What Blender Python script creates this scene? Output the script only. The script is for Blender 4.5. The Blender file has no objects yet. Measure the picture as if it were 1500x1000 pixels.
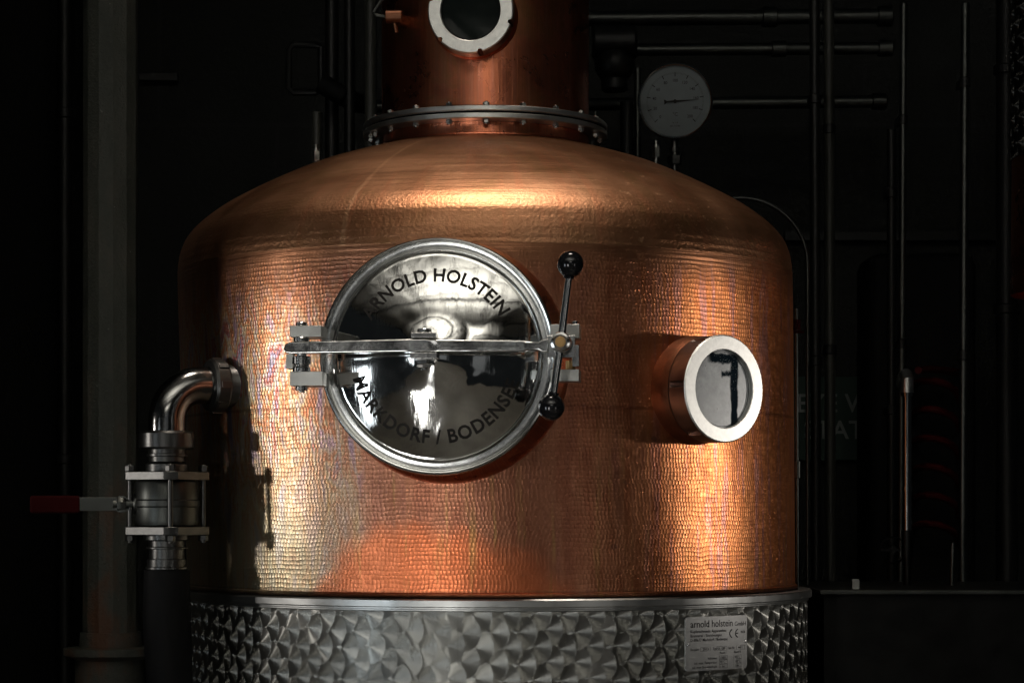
import bpy, math, random
from mathutils import Matrix, Vector
import numpy as np
random.seed(7)
R = math.radians
C = bpy.context.scene.collection
F, D, H = 3360.0, 4.44, 750.0          # focal in photo pixels, camera distance, horizon row
ZC = 1.5
AX, JX = -0.0515, -0.025               # still axis, jacket axis (the jacket sits a little off centre)

def at(px, py, Y):
    d = D + Y
    return Vector(((px - 750) * d / F, Y, ZC + (H - py) * d / F))

# ------------------------------------------------------------------ mesh helpers
class MB:
    def __init__(s, M=None):
        s.v, s.f, s.uv = [], [], []
        s.M = M or Matrix.Identity(4)
    def add(s, vs, fs, uvs=None):
        n = len(s.v)
        s.v += [tuple(s.M @ Vector(p)) for p in vs]
        s.f += [tuple(i + n for i in f) for f in fs]
        if uvs is None: uvs = [[(0, 0)] * len(f) for f in fs]
        s.uv += uvs
    def box(s, c, size, rot=None):
        c = Vector(c); h = [k / 2 for k in size]
        Rm = rot or Matrix.Identity(3)
        vs = [c + Rm @ Vector((x * h[0], y * h[1], z * h[2])) for x in (-1, 1) for y in (-1, 1) for z in (-1, 1)]
        s.add(vs, [(0, 1, 3, 2), (4, 6, 7, 5), (0, 4, 5, 1), (2, 3, 7, 6), (0, 2, 6, 4), (1, 5, 7, 3)])
        return s
    def lathe(s, prof, o=(0, 0, 0), axis=(0, 0, 1), n=48, closed=False, R0=None, a0=0):
        o = Vector(o); ax = Vector(axis).normalized()
        t = Vector((1, 0, 0)) if abs(ax.x) < .8 else Vector((0, 1, 0))
        e1 = (t - ax * t.dot(ax)).normalized(); e2 = ax.cross(e1)
        vs, fs, uvs = [], [], []
        arc = [0]
        for a, b in zip(prof, prof[1:]): arc.append(arc[-1] + math.hypot(b[0] - a[0], b[1] - a[1]))
        for r, h in prof:
            for k in range(n):
                a = a0 + 2 * math.pi * k / n
                vs.append(o + ax * h + (e1 * math.cos(a) + e2 * math.sin(a)) * max(r, 1e-6))
        m = len(prof)
        for i in range(m if closed else m - 1):
            j = (i + 1) % m
            for k in range(n):
                k2 = (k + 1) % n
                fs.append((i * n + k, i * n + k2, j * n + k2, j * n + k))
                u0, u1 = 2 * math.pi * k / n, 2 * math.pi * (k + 1) / n
                uvs.append([(u0, arc[i]), (u1, arc[i]), (u1, arc[min(i + 1, m - 1)]), (u0, arc[min(i + 1, m - 1)])])
        s.add(vs, fs, uvs); return s
    def cyl(s, p0, p1, r, n=24, r2=None, b=0.0):
        p0, p1 = Vector(p0), Vector(p1); L = (p1 - p0).length; r2 = r if r2 is None else r2
        b = min(b, r * .5, L * .4)
        pr = [(0, 0), (r - b, 0)] + ([(r, b)] if b else []) + ([(r2, L - b)] if b else []) + [(r2 - b, L), (0, L)]
        return s.lathe(pr, p0, p1 - p0, n)
    def hexn(s, p0, p1, r, a0=0):
        p0, p1 = Vector(p0), Vector(p1); L = (p1 - p0).length
        return s.lathe([(0, 0), (r * .93, 0), (r, L * .12), (r, L * .88), (r * .93, L), (0, L)], p0, p1 - p0, 6, a0=a0)
    def sph(s, c, r, n=32):
        pr = [(r * math.sin(math.pi * i / (n // 2)), -r * math.cos(math.pi * i / (n // 2))) for i in range(n // 2 + 1)]
        return s.lathe(pr, c, (0, 0, 1), n)
    def tube(s, path, r, n=16, cap=True):
        P = [Vector(p) for p in path]; vs, fs = [], []
        t = (P[1] - P[0]).normalized()
        u = t.orthogonal().normalized()
        rs = r if isinstance(r, (list, tuple)) else [r] * len(P)
        for i, p in enumerate(P):
            t2 = (P[min(i + 1, len(P) - 1)] - P[max(i - 1, 0)]).normalized()
            u = (u - t2 * u.dot(t2)).normalized(); w = t2.cross(u)
            for k in range(n):
                a = 2 * math.pi * k / n
                vs.append(p + (u * math.cos(a) + w * math.sin(a)) * rs[i])
        for i in range(len(P) - 1):
            for k in range(n):
                k2 = (k + 1) % n
                fs.append((i * n + k, i * n + k2, (i + 1) * n + k2, (i + 1) * n + k))
        if cap:
            fs.append(tuple(range(n - 1, -1, -1))); fs.append(tuple((len(P) - 1) * n + k for k in range(n)))
        s.add(vs, fs); return s
    def prism(s, pts, y0, y1):
        n = len(pts)
        vs = [(x, y0, z) for x, z in pts] + [(x, y1, z) for x, z in pts]
        fs = [tuple(range(n)), tuple(range(2 * n - 1, n - 1, -1))] + [(i, i + n, (i + 1) % n + n, (i + 1) % n) for i in range(n)]
        s.add(vs, fs); return s

def root_of(o):
    while o.parent: o = o.parent
    return o
def build(name, mb, mat, parent=None, bevel=0, sharp=35, seg=2):
    me = bpy.data.meshes.new(name)
    off = root_of(parent).location if parent else Vector((0, 0, 0))
    me.from_pydata([tuple(Vector(p) - off) for p in mb.v], [], mb.f)
    uv = me.uv_layers.new(name='uv')
    flat = [c for f in mb.uv for p in f for c in p]
    uv.data.foreach_set('uv', flat)
    me.validate(); me.update()
    import bmesh
    bm = bmesh.new(); bm.from_mesh(me)
    bmesh.ops.remove_doubles(bm, verts=bm.verts, dist=2e-6)
    bmesh.ops.recalc_face_normals(bm, faces=bm.faces)
    bm.to_mesh(me); bm.free()
    me.shade_smooth(); me.set_sharp_from_angle(angle=R(sharp))
    me.materials.append(mat)
    o = bpy.data.objects.new(name, me); C.objects.link(o)
    if parent: o.parent = parent
    if bevel:
        b = o.modifiers.new('bevel', 'BEVEL'); b.width = bevel; b.segments = seg
        b.limit_method = 'ANGLE'; b.angle_limit = R(40); b.harden_normals = True
    return o
def tag(o, label=None, cat=None, group=None, kind=None):
    if label: o['label'] = label
    if cat: o['category'] = cat
    if group: o['group'] = group
    if kind: o['kind'] = kind
    return o
def thing(name, loc, label, cat, group=None):
    o = bpy.data.objects.new(name, None); C.objects.link(o); o.location = loc
    o.empty_display_size = .05
    return tag(o, label, cat, group)

def text_mesh(s, size, bold=0.0, sx=1.0, align='LEFT', spacing=1.0):
    cu = bpy.data.curves.new('t', 'FONT'); cu.body = s; cu.size = size; cu.offset = bold * size
    cu.align_x = align; cu.space_character = spacing; cu.resolution_u = 3
    ob = bpy.data.objects.new('t', cu); C.objects.link(ob)
    bpy.context.view_layer.update()
    me = bpy.data.meshes.new_from_object(ob.evaluated_get(bpy.context.evaluated_depsgraph_get()))
    vs = [(v.co.x * sx, v.co.y) for v in me.vertices]
    fs = [tuple(p.vertices) for p in me.polygons]
    bpy.data.objects.remove(ob); bpy.data.curves.remove(cu); bpy.data.meshes.remove(me)
    return vs, fs

# ------------------------------------------------------------------ node helpers
class NT:
    def __init__(s, name):
        s.m = bpy.data.materials.new(name); s.m.use_nodes = True
        s.t = s.m.node_tree; s.p = s.t.nodes['Principled BSDF']; s.out = s.t.nodes['Material Output']
    def n(s, typ, **kw):
        nd = s.t.nodes.new(typ)
        for k, v in kw.items(): setattr(nd, k, v)
        return nd
    def set(s, sock, val):
        if isinstance(val, bpy.types.NodeSocket): s.t.links.new(val, sock)
        elif isinstance(val, (int, float)) and hasattr(sock, 'default_value') and not isinstance(sock.default_value, float) and sock.type in ('RGBA',):
            sock.default_value = (val, val, val, 1)
        else: sock.default_value = val
    def m_(s, op, a, b=0.0, c=0.0, clamp=False):
        nd = s.n('ShaderNodeMath', operation=op, use_clamp=clamp)
        s.set(nd.inputs[0], a); s.set(nd.inputs[1], b); s.set(nd.inputs[2], c); return nd.outputs[0]
    def vec(s, x=0.0, y=0.0, z=0.0):
        nd = s.n('ShaderNodeCombineXYZ'); s.set(nd.inputs[0], x); s.set(nd.inputs[1], y); s.set(nd.inputs[2], z); return nd.outputs[0]
    def vm(s, op, a, b=(0, 0, 0), sc=1.0):
        nd = s.n('ShaderNodeVectorMath', operation=op); s.set(nd.inputs[0], a); s.set(nd.inputs[1], b)
        if op == 'SCALE': s.set(nd.inputs[3], sc)
        return nd.outputs[0] if op not in ('LENGTH', 'DOT_PRODUCT') else nd.outputs[1]
    def sep(s, v):
        nd = s.n('ShaderNodeSeparateXYZ'); s.set(nd.inputs[0], v); return nd.outputs
    def noise(s, v, scale=5, detail=3, rough=.55, dist=0):
        nd = s.n('ShaderNodeTexNoise'); s.set(nd.inputs['Vector'], v)
        nd.inputs['Scale'].default_value = scale; nd.inputs['Detail'].default_value = detail
        nd.inputs['Roughness'].default_value = rough; nd.inputs['Distortion'].default_value = dist
        return nd.outputs['Fac']
    def noisec(s, v, scale=5, detail=2):
        nd = s.n('ShaderNodeTexNoise'); s.set(nd.inputs['Vector'], v)
        nd.inputs['Scale'].default_value = scale; nd.inputs['Detail'].default_value = detail
        return nd.outputs['Color']
    def mix(s, f, a, b, mode='MIX'):
        nd = s.n('ShaderNodeMix', data_type='RGBA', blend_type=mode)
        s.set(nd.inputs[0], f)
        for sock, val in ((nd.inputs[6], a), (nd.inputs[7], b)):
            if isinstance(val, tuple) and len(val) == 3: val = (*val, 1)
            s.set(sock, val)
        return nd.outputs[2]
    def rng(s, v, a, b, c=0.0, d=1.0, smooth=False):
        nd = s.n('ShaderNodeMapRange'); 
        if smooth: nd.interpolation_type = 'SMOOTHSTEP'
        s.set(nd.inputs[0], v)
        for i, k in enumerate((a, b, c, d)): s.set(nd.inputs[i + 1], k)
        return nd.outputs[0]
    def ramp(s, f, stops):
        nd = s.n('ShaderNodeValToRGB'); s.set(nd.inputs[0], f)
        el = nd.color_ramp.elements
        while len(el) < len(stops): el.new(.5)
        for e, (p, c) in zip(el, stops): e.position = p; e.color = (*c, 1)
        return nd.outputs[0]
    def bump(s, h, dist=.001, strength=1.0, normal=None):
        nd = s.n('ShaderNodeBump'); s.set(nd.inputs['Height'], h)
        nd.inputs['Distance'].default_value = dist; nd.inputs['Strength'].default_value = strength
        if normal is not None: s.set(nd.inputs['Normal'], normal)
        return nd.outputs[0]
    def obj(s): return s.n('ShaderNodeTexCoord').outputs['Object']
    def geo(s): return s.n('ShaderNodeNewGeometry').outputs['Position']
    def uv(s): 
        nd = s.n('ShaderNodeUVMap'); nd.uv_map = 'uv'; return nd.outputs[0]
    def P(s, **kw):
        for k, v in kw.items():
            k = {'col': 'Base Color', 'rough': 'Roughness', 'metal': 'Metallic', 'nrm': 'Normal', 'spec': 'Specular IOR Level',
                 'aniso': 'Anisotropic', 'tan': 'Tangent', 'coat': 'Coat Weight', 'arot': 'Anisotropic Rotation'}[k]
            if isinstance(v, tuple) and len(v) == 3 and k == 'Base Color': v = (*v, 1)
            s.set(s.p.inputs[k], v)
        return s.m

def steel(name, col=(.56, .56, .54), rough=.2, var=.1, wav=.0, fine=.0):
    t = NT(name); o = t.geo()
    n1 = t.noise(o, 18, 4)
    c = t.mix(t.rng(n1, .35, .7), tuple(k * .72 for k in col), col)
    sm = t.noise(o, 260, 2)
    r = t.m_('ADD', t.rng(n1, .3, .7, rough - var * .5, rough + var * .5), t.rng(sm, .3, .7, -.03, .03))
    kw = dict(col=c, rough=r, metal=1.0)
    if wav: kw['nrm'] = t.bump(t.noise(o, 14, 2, .4, .5), wav)
    if fine: kw['nrm'] = t.bump(t.noise(o, 500, 2), fine)
    return t.P(**kw)
M = {}
M['steel'] = steel('polished_steel', (.68, .68, .66), rough=.19, var=.04)
M['steel_soft'] = steel('satin_steel', (.5, .5, .47), rough=.35, fine=.00002)
M['steel_dull'] = steel('dull_steel', (.095, .10, .092), rough=.40, fine=.0001)
M['steel_dark'] = steel('dark_steel', (.022, .022, .021), rough=.45)
M['valve_steel'] = steel('valve_steel', (.11, .11, .105), rough=.34, fine=.0001)
def plain(name, col, rough=.5, metal=0., n=.15, scale=30, bump=0):
    t = NT(name); o = t.geo(); f = t.noise(o, scale, 4)
    c = t.mix(t.rng(f, .3, .7), tuple(k * (1 - n) for k in col), tuple(min(1, k * (1 + n)) for k in col))
    kw = dict(col=c, rough=rough, metal=metal)
    if bump: kw['nrm'] = t.bump(t.noise(o, scale * 4, 3), bump)
    return t.P(**kw)
M['flange'] = steel('flange_steel', (.74, .74, .70), rough=.34, var=.06)
M['bar'] = steel('polished_bar', (.68, .68, .66), rough=.17, wav=.004)
M['lidring'] = steel('lid_ring_steel', (.70, .71, .69), rough=.22, var=.03, wav=.0004)
M['elbow'] = steel('elbow_steel', (.30, .30, .29), rough=.14)
M['barrel'] = steel('shaded_barrel_steel', (.24, .19, .165), rough=.34)  # darker than the nut face: stands in for shade on the barrel
M['black_knob'] = plain('black_bakelite', (.008, .008, .009), .07)
M['black'] = plain('black_rubber', (.007, .007, .007), .6)
M['brass'] = plain('aged_brass', (.42, .26, .11), .35, 1.)
M['collar'] = plain('tarnished_collar_copper', (.20, .085, .045), .42, 1., n=.3)
M['tap'] = plain('tarnished_copper', (.16, .07, .04), .4, 1.)
M['ink'] = plain('etched_black', (.02, .018, .016), .55)
M['ink_faint'] = plain('etched_grey', (.03, .03, .03), .6)
M['red_plastic'] = plain('red_grip', (.028, .0012, .0016), .8)
M['red_hose'] = plain('red_hose_rubber', (.05, .004, .004), .6)
M['dial'] = plain('white_dial', (.15, .165, .165), .5, n=.06)
for k_ in ('dial', 'ink', 'red_hose', 'black', 'red_plastic'):
    M[k_].node_tree.nodes['Principled BSDF'].inputs['Specular IOR Level'].default_value = .08
M['pipe_dark'] = plain('dark_painted_pipe', (.009, .009, .008), .45, .3)
M['pipe_olive'] = plain('olive_painted_pipe', (.035, .035, .027), .5)
M['sign_green'] = plain('green_sign_plastic', (.02, .05, .035), .6)
M['sign_white'] = plain('white_letter_paint', (.28, .30, .28), .6)

# hammered copper wall ------------------------------------------------
def copper_wall():
    t = NT('hammered_copper')
    uvx, uvy, _ = t.sep(t.uv())                    # x: angle from the front in radians, y: height in metres
    R0 = .59
    u = t.m_('MULTIPLY', uvx, R0)
    p = t.vec(u, uvy, 0.0)
    warp = t.noisec(p, 22, 2)
    wv = t.vm('SCALE', t.vm('SUBTRACT', warp, (.5, .5, .5)), sc=.011)
    wx, wy, _ = t.sep(wv)
    vv = t.m_('DIVIDE', t.m_('ADD', uvy, wy), .0077)
    row = t.m_('FLOOR', vv)
    wn = t.n('ShaderNodeTexWhiteNoise', noise_dimensions='1D'); t.set(wn.inputs['W'], row)
    uu = t.m_('ADD', t.m_('DIVIDE', t.m_('ADD', u, wx), .0068), wn.outputs['Value'])
    colm = t.m_('FLOOR', uu)
    wn2 = t.n('ShaderNodeTexWhiteNoise', noise_dimensions='2D'); t.set(wn2.inputs['Vector'], t.vec(row, colm, 0.))
    rx, ry, rz = t.sep(wn2.outputs['Color'])
    fu = t.m_('SUBTRACT', t.m_('FRACT', uu), .5); fv = t.m_('SUBTRACT', t.m_('FRACT', vv), .5)
    d2 = t.m_('ADD', t.m_('MULTIPLY', t.m_('MULTIPLY', fu, fu), 3.5), t.m_('MULTIPLY', t.m_('MULTIPLY', fv, fv), 3.0))
    tilt = t.m_('ADD', t.m_('MULTIPLY', t.m_('SUBTRACT', rx, .5), fu), t.m_('MULTIPLY', t.m_('SUBTRACT', ry, .5), fv))
    h = t.m_('ADD', t.m_('MULTIPLY', d2, t.rng(rz, 0., 1., .5, 1.15)), t.m_('MULTIPLY', tilt, .6))
    # hammering fades in below the shoulder rings; strength varies over the sheet
    amt = t.m_('MULTIPLY', t.rng(uvy, .604, .56, .12, 1., True), t.rng(t.noise(p, 6, 2), .3, .7, .62, 1.1))
    h = t.m_('MULTIPLY', h, amt)
    # fine scratches
    fine = t.noise(t.vec(t.m_('MULTIPLY', u, 1.), t.m_('MULTIPLY', uvy, 6.), 0.), 160, 3)
    rings = t.noise(t.vec(0., t.m_('MULTIPLY', uvy, 1.), t.m_('MULTIPLY', u, .02)), 130, 2)
    ringamt = t.m_('MULTIPLY', t.rng(uvy, .555, .59, 0., 1., True), .8)
    n1 = t.bump(h, .00026)
    n1 = t.bump(t.m_('MULTIPLY', rings, ringamt), .0012, 1.0, n1)
    n1 = t.bump(fine, .0002, .6, n1)
    big = t.noise(p, 5, 2)
    n1 = t.bump(big, .006, .7, n1)
    # colour: bare copper, brown oxide, heat tints
    streak = t.noise(t.vec(t.m_('MULTIPLY', u, 4.), t.m_('MULTIPLY', uvy, .55), 3.3), 9, 5, .6)
    patch = t.noise(t.vec(u, uvy, 1.7), 5.5, 4, .6, .4)
    c = t.ramp(streak, [(.25, (.26, .09, .045)), (.42, (.43, .15, .07)), (.55, (.56, .23, .115)), (.7, (.38, .145, .09)), (.85, (.60, .21, .075))])
    # left flank: iridescent heat tints
    tint_f = t.noise(t.vec(t.m_('MULTIPLY', u, 3.2), t.m_('MULTIPLY', uvy, .9), 7.), 9, 5, .62, .5)
    tint = t.ramp(tint_f, [(.30, (.34, .38, .60)), (.38, (.56, .40, .52)), (.43, (.74, .62, .46)), (.48, (.74, .24, .10)),
                           (.53, (.80, .62, .34)), (.575, (.70, .64, .58)), (.62, (.62, .16, .10)), (.68, (.46, .48, .66)), (.76, (.70, .55, .30))])
    low = t.rng(t.m_('ADD', uvy, t.m_('MULTIPLY', patch, .25)), .45, .22, 0., 1., True)
    tint = t.mix(t.m_('MULTIPLY', low, .75), tint, (.62, .55, .36))
    mL = t.m_('MULTIPLY', t.rng(t.m_('ADD', uvx, t.m_('MULTIPLY', t.m_('SUBTRACT', streak, .5), .5)), -.28, -.50, 0., 1., True), t.rng(t.m_('ADD', uvy, t.m_('MULTIPLY', patch, .2)), .66, .5, .15, 1., True))
    mL = t.m_('MULTIPLY', mL, t.rng(patch, .3, .55, .7, 1.))
    c = t.mix(mL, c, tint)
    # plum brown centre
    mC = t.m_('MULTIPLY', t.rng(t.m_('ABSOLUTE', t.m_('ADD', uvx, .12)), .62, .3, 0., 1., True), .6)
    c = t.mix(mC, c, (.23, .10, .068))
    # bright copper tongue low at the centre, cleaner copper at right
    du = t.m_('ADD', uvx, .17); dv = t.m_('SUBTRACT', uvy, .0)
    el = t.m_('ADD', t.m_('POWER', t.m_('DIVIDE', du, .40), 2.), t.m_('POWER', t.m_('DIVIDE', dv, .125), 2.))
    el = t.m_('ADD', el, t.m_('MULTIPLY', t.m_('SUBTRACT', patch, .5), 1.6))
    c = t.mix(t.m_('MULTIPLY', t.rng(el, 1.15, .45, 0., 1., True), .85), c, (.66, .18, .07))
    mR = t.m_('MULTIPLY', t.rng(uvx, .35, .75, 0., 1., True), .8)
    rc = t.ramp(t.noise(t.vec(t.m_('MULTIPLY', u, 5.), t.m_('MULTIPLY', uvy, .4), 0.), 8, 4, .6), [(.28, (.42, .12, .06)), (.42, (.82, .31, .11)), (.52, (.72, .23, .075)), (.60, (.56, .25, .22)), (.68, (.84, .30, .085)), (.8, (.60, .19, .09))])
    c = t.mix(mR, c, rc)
    # upper shoulder browner, seam line at mid height
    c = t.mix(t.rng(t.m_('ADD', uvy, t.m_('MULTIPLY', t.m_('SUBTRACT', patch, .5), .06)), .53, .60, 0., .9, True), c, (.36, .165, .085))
    seam = t.rng(t.m_('ABSOLUTE', t.m_('SUBTRACT', uvy, .322)), .004, .0015, 0., .35)
    c = t.mix(seam, c, (.12, .03, .02))
    # dark foot line
    foot = t.rng(t.m_('ADD', uvy, t.m_('MULTIPLY', t.noise(p, 90, 3), .006)), .016, .009, 0., .85)
    c = t.mix(foot, c, (.10, .05, .035))
    grime = t.noise(p, 70, 4)
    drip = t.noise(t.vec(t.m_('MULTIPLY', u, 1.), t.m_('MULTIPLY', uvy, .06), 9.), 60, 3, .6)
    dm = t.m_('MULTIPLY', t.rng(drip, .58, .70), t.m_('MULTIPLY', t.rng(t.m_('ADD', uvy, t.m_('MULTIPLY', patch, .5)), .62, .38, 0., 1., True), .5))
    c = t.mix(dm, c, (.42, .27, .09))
    spot_ = t.noise(p, 38, 2, .4)
    c = t.mix(t.rng(spot_, .70, .73, 0., .35), c, (.20, .10, .09))
    c = t.mix(t.rng(grime, .5, .8, 0., .12), c, (.14, .07, .04))
    rough = t.m_('ADD', t.rng(patch, .3, .7, .285, .325), t.rng(grime, .4, .7, 0., .08))
    return t.P(col=c, rough=rough, metal=1.0, nrm=n1)
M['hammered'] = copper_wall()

def copper_dome():
    t = NT('spun_copper')
    uvx, uvy, _ = t.sep(t.uv()); g = t.geo(); gx, gy, gz = t.sep(g)
    lines = t.noise(t.vec(t.m_('MULTIPLY', uvx, .25), t.m_('MULTIPLY', uvy, 40.), 0.), 7, 4, .7)
    big = t.noise(t.vec(t.m_('MULTIPLY', uvx, .2), t.m_('MULTIPLY', uvy, 6.), 2.), 6, 3)
    pt = t.noise(g, 5, 4, .6, .3)
    c = t.mix(t.rng(pt, .35, .65), (.27, .125, .062), (.40, .205, .11))
    c = t.mix(t.rng(big, .45, .7, 0., .45), c, (.26, .12, .06))
    bl = t.noise(g, 16, 4, .6)
    c = t.mix(t.rng(bl, .52, .68, 0., .4), c, (.22, .125, .05))
    st2 = t.noise(t.vec(t.m_('MULTIPLY', uvx, 6.), t.m_('MULTIPLY', uvy, .6), 3.), 4, 4, .6)
    c = t.mix(t.rng(st2, .5, .7, 0., .35), c, (.44, .16, .08))
    # scratches and knocks, denser on the right
    w = t.noisec(g, 9, 2)
    sv = t.vm('ADD', t.vec(t.m_('MULTIPLY', uvx, 12.), t.m_('MULTIPLY', uvy, 30.), 0.), t.vm('SCALE', w, sc=1.2))
    sc_ = t.noise(sv, 1.8, 5, .7)
    sm = t.m_('MULTIPLY', t.rng(sc_, .62, .68), t.rng(uvx, .05, .6, .03, .7))
    c = t.mix(sm, c, (.75, .42, .24))
    dk = t.noise(t.vec(t.m_('MULTIPLY', uvx, 30.), t.m_('MULTIPLY', uvy, 5.), 5.), 3, 4, .6)
    c = t.mix(t.m_('MULTIPLY', t.rng(dk, .55, .7), t.m_('MULTIPLY', t.rng(uvx, .3, .7), t.rng(uvy, .2, .42, 0., .6))), c, (.16, .07, .04))
    # vertical weld seam left of the middle
    seam = t.rng(t.m_('ABSOLUTE', t.m_('ADD', uvx, t.m_('ADD', .385, t.m_('MULTIPLY', t.noise(g, 9, 2), .05)))), .012, .004, 0., .4)
    c = t.mix(seam, c, (.62, .36, .2))
    n1 = t.bump(lines, .0003, .6)
    hrow = t.m_('MULTIPLY', t.noise(t.vec(t.m_('MULTIPLY', uvx, 75.), t.m_('MULTIPLY', uvy, 130.), 0.), 1.2, 2), t.rng(uvy, .16, .02, 0., 1., True))
    n1 = t.bump(hrow, .0012, .8, n1)
    n1 = t.bump(t.noise(g, 60, 3), .0006, .5, n1)
    n1 = t.bump(big, .003, .6, n1)
    rough = t.m_('ADD', t.rng(pt, .3, .7, .33, .42), t.m_('MULTIPLY', lines, .06))
    return t.P(col=c, rough=rough, metal=1.0, nrm=n1)
M['dome'] = copper_dome()

def copper_column():
    t = NT('drawn_copper')
    uvx, uvy, _ = t.sep(t.uv()); g = t.geo()
    st = t.noise(t.vec(t.m_('MULTIPLY', uvx, 5.), t.m_('MULTIPLY', uvy, .8), 0.), 4, 5, .65)
    c = t.ramp(st, [(.3, (.46, .13, .065)), (.45, (.68, .22, .11)), (.55, (.58, .19, .11)), (.68, (.76, .31, .18)), (.8, (.60, .25, .24))])
    ol = t.noise(g, 9, 5, .65, .5)
    c = t.mix(t.rng(ol, .5, .68, 0., .65), c, (.26, .15, .055))
    rough = t.rng(ol, .3, .7, .22, .38)
    n1 = t.bump(t.noise(t.vec(t.m_('MULTIPLY', uvx, 14.), uvy, 0.), 3, 2), .0008, .5)
    return t.P(col=c, rough=rough, metal=1.0, nrm=n1)
M['column'] = copper_column()

def jeweled(name, R0, s=.0238, rh=.055, gain=1.):
    """overlapping turned discs: the grain runs in circles round each disc's centre"""
    t = NT(name)
    uvx, uvy, _ = t.sep(t.uv()); u = t.m_('MULTIPLY', uvx, R0)
    p = t.vec(u, uvy, 0.)
    ww = t.vm('SCALE', t.vm('SUBTRACT', t.noisec(p, 5, 1), (.5, .5, .5)), sc=.008)
    wx, wy, _ = t.sep(ww)
    u = t.m_('DIVIDE', t.m_('ADD', u, wx), s); v = t.m_('DIVIDE', t.m_('ADD', uvy, wy), rh)
    # columns of discs; each disc overlaps the one above it, columns overlap to the left
    ci = t.m_('FLOOR', u)
    best = None
    dx = dy = idv = None
    rad = .0305
    # candidate order low to high priority
    cands = []
    for dc in (1, 0, -1):
        cc = t.m_('ADD', ci, float(dc))
        par = t.m_('MULTIPLY', t.m_('MODULO', t.m_('ABSOLUTE', cc), 2.), .5)
        vr = t.m_('SUBTRACT', v, par)
        fl = t.m_('FLOOR', vr)
        for dr in (-1, 0, 1):
            rr = t.m_('ADD', fl, float(dr))
            cands.append((cc, t.m_('ADD', rr, par)))
    for i, (cc, cv) in enumerate(cands):
        wn = t.n('ShaderNodeTexWhiteNoise', noise_dimensions='2D'); t.set(wn.inputs['Vector'], t.vec(cc, cv, 0.))
        jx, jy, jz = t.sep(wn.outputs['Color'])
        cx = t.m_('ADD', t.m_('ADD', cc, .5), t.m_('MULTIPLY', t.m_('SUBTRACT', jx, .5), .26))
        cy = t.m_('ADD', t.m_('ADD', cv, .5), t.m_('MULTIPLY', t.m_('SUBTRACT', jy, .5), .14))
        ex, ey = t.m_('MULTIPLY', t.m_('SUBTRACT', u, cx), s), t.m_('MULTIPLY', t.m_('SUBTRACT', v, cy), rh)
        rad_i = t.m_('SQRT', t.m_('ADD', t.m_('MULTIPLY', ex, ex), t.m_('MULTIPLY', ey, ey)))
        inside = t.rng(rad_i, rad * 1.04, rad * .95, 0., 1., True)
        if dx is None: dx, dy, idv = ex, ey, jz
        else:
            def sel(a, b): return t.m_('ADD', t.m_('MULTIPLY', a, t.m_('SUBTRACT', 1., inside)), t.m_('MULTIPLY', b, inside))
            dx, dy, idv = sel(dx, ex), sel(dy, ey), sel(idv, jz)
    nrm = t.n('ShaderNodeNewGeometry').outputs['Normal']
    tu = t.vm('CROSS_PRODUCT', (0, 0, 1), nrm); tv = t.vm('CROSS_PRODUCT', nrm, tu)
    T = t.vm('NORMALIZE', t.vm('ADD', t.vm('SCALE', tu, sc=t.m_('MULTIPLY', dy, -1.)), t.vm('SCALE', tv, sc=dx)))
    rr = t.m_('SQRT', t.m_('ADD', t.m_('MULTIPLY', dx, dx), t.m_('MULTIPLY', dy, dy)))
    c = t.mix(t.noise(p, 9, 4), (.27 * gain, .27 * gain, .25 * gain), (.43 * gain, .43 * gain, .395 * gain))
    c = t.mix(t.rng(idv, 0., 1., 0., .4), c, (.22, .22, .2))
    c = t.mix(t.rng(t.noise(t.vec(t.m_('MULTIPLY', u, 1.), t.m_('MULTIPLY', v, .12), 0.), 3, 4), .6, .75, 0., .5), c, (.2, .19, .17))
    ring = t.m_('SINE', t.m_('MULTIPLY', rr, 3500.))
    n1 = t.bump(t.m_('ADD', t.m_('MULTIPLY', ring, .5), t.noise(p, 300, 2)), .00002, .5)
    def gl(rg, an):
        g = t.n('ShaderNodeBsdfAnisotropic', distribution='GGX')
        t.set(g.inputs['Color'], c); t.set(g.inputs['Roughness'], rg)
        t.set(g.inputs['Anisotropy'], an); t.set(g.inputs['Tangent'], T); t.set(g.inputs['Normal'], n1); return g.outputs[0]
    mx = t.n('ShaderNodeMixShader'); mx.inputs[0].default_value = .40
    t.set(mx.inputs[1], gl(t.rng(idv, 0., 1., .30, .37), .87)); t.set(mx.inputs[2], gl(t.rng(idv, 0., 1., .42, .6), .45))
    t.t.links.new(mx.outputs[0], t.out.inputs['Surface'])
    t.t.nodes.remove(t.p)
    return t.m
M['jewel'] = jeweled('engine_turned_steel', .592)

# lid steel: mirror with hand-polish waviness
def lid_steel():
    t = NT('mirror_steel_lid'); g = t.geo(); gx, gy, gz = t.sep(g)
    wav = t.noise(g, 9, 2, .4, .8)
    fine = t.noise(t.vec(t.m_('MULTIPLY', gx, 60.), t.m_('MULTIPLY', gy, 60.), t.m_('MULTIPLY', gz, 4.)), 4, 3)
    sm = t.noise(g, 25, 5, .65)
    c = t.mix(t.rng(sm, .35, .7), (.62, .62, .60), (.76, .76, .73))
    n1 = t.bump(wav, .0022, .8); n1 = t.bump(fine, .00025, .4, n1)
    return t.P(col=c, rough=t.rng(sm, .3, .75, .035, .11), metal=1., nrm=n1)
M['lid'] = lid_steel()
def rim_steel():
    t = NT('brushed_rim_steel'); g = t.geo()
    sm = t.noise(g, 30, 4, .6)
    return t.P(col=t.mix(sm, (.33, .34, .33), (.52, .52, .5)), rough=t.rng(sm, .3, .7, .30, .38), metal=1., nrm=t.bump(t.noise(g, 11, 2), .003, .6))
M['rim'] = rim_steel()
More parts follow.
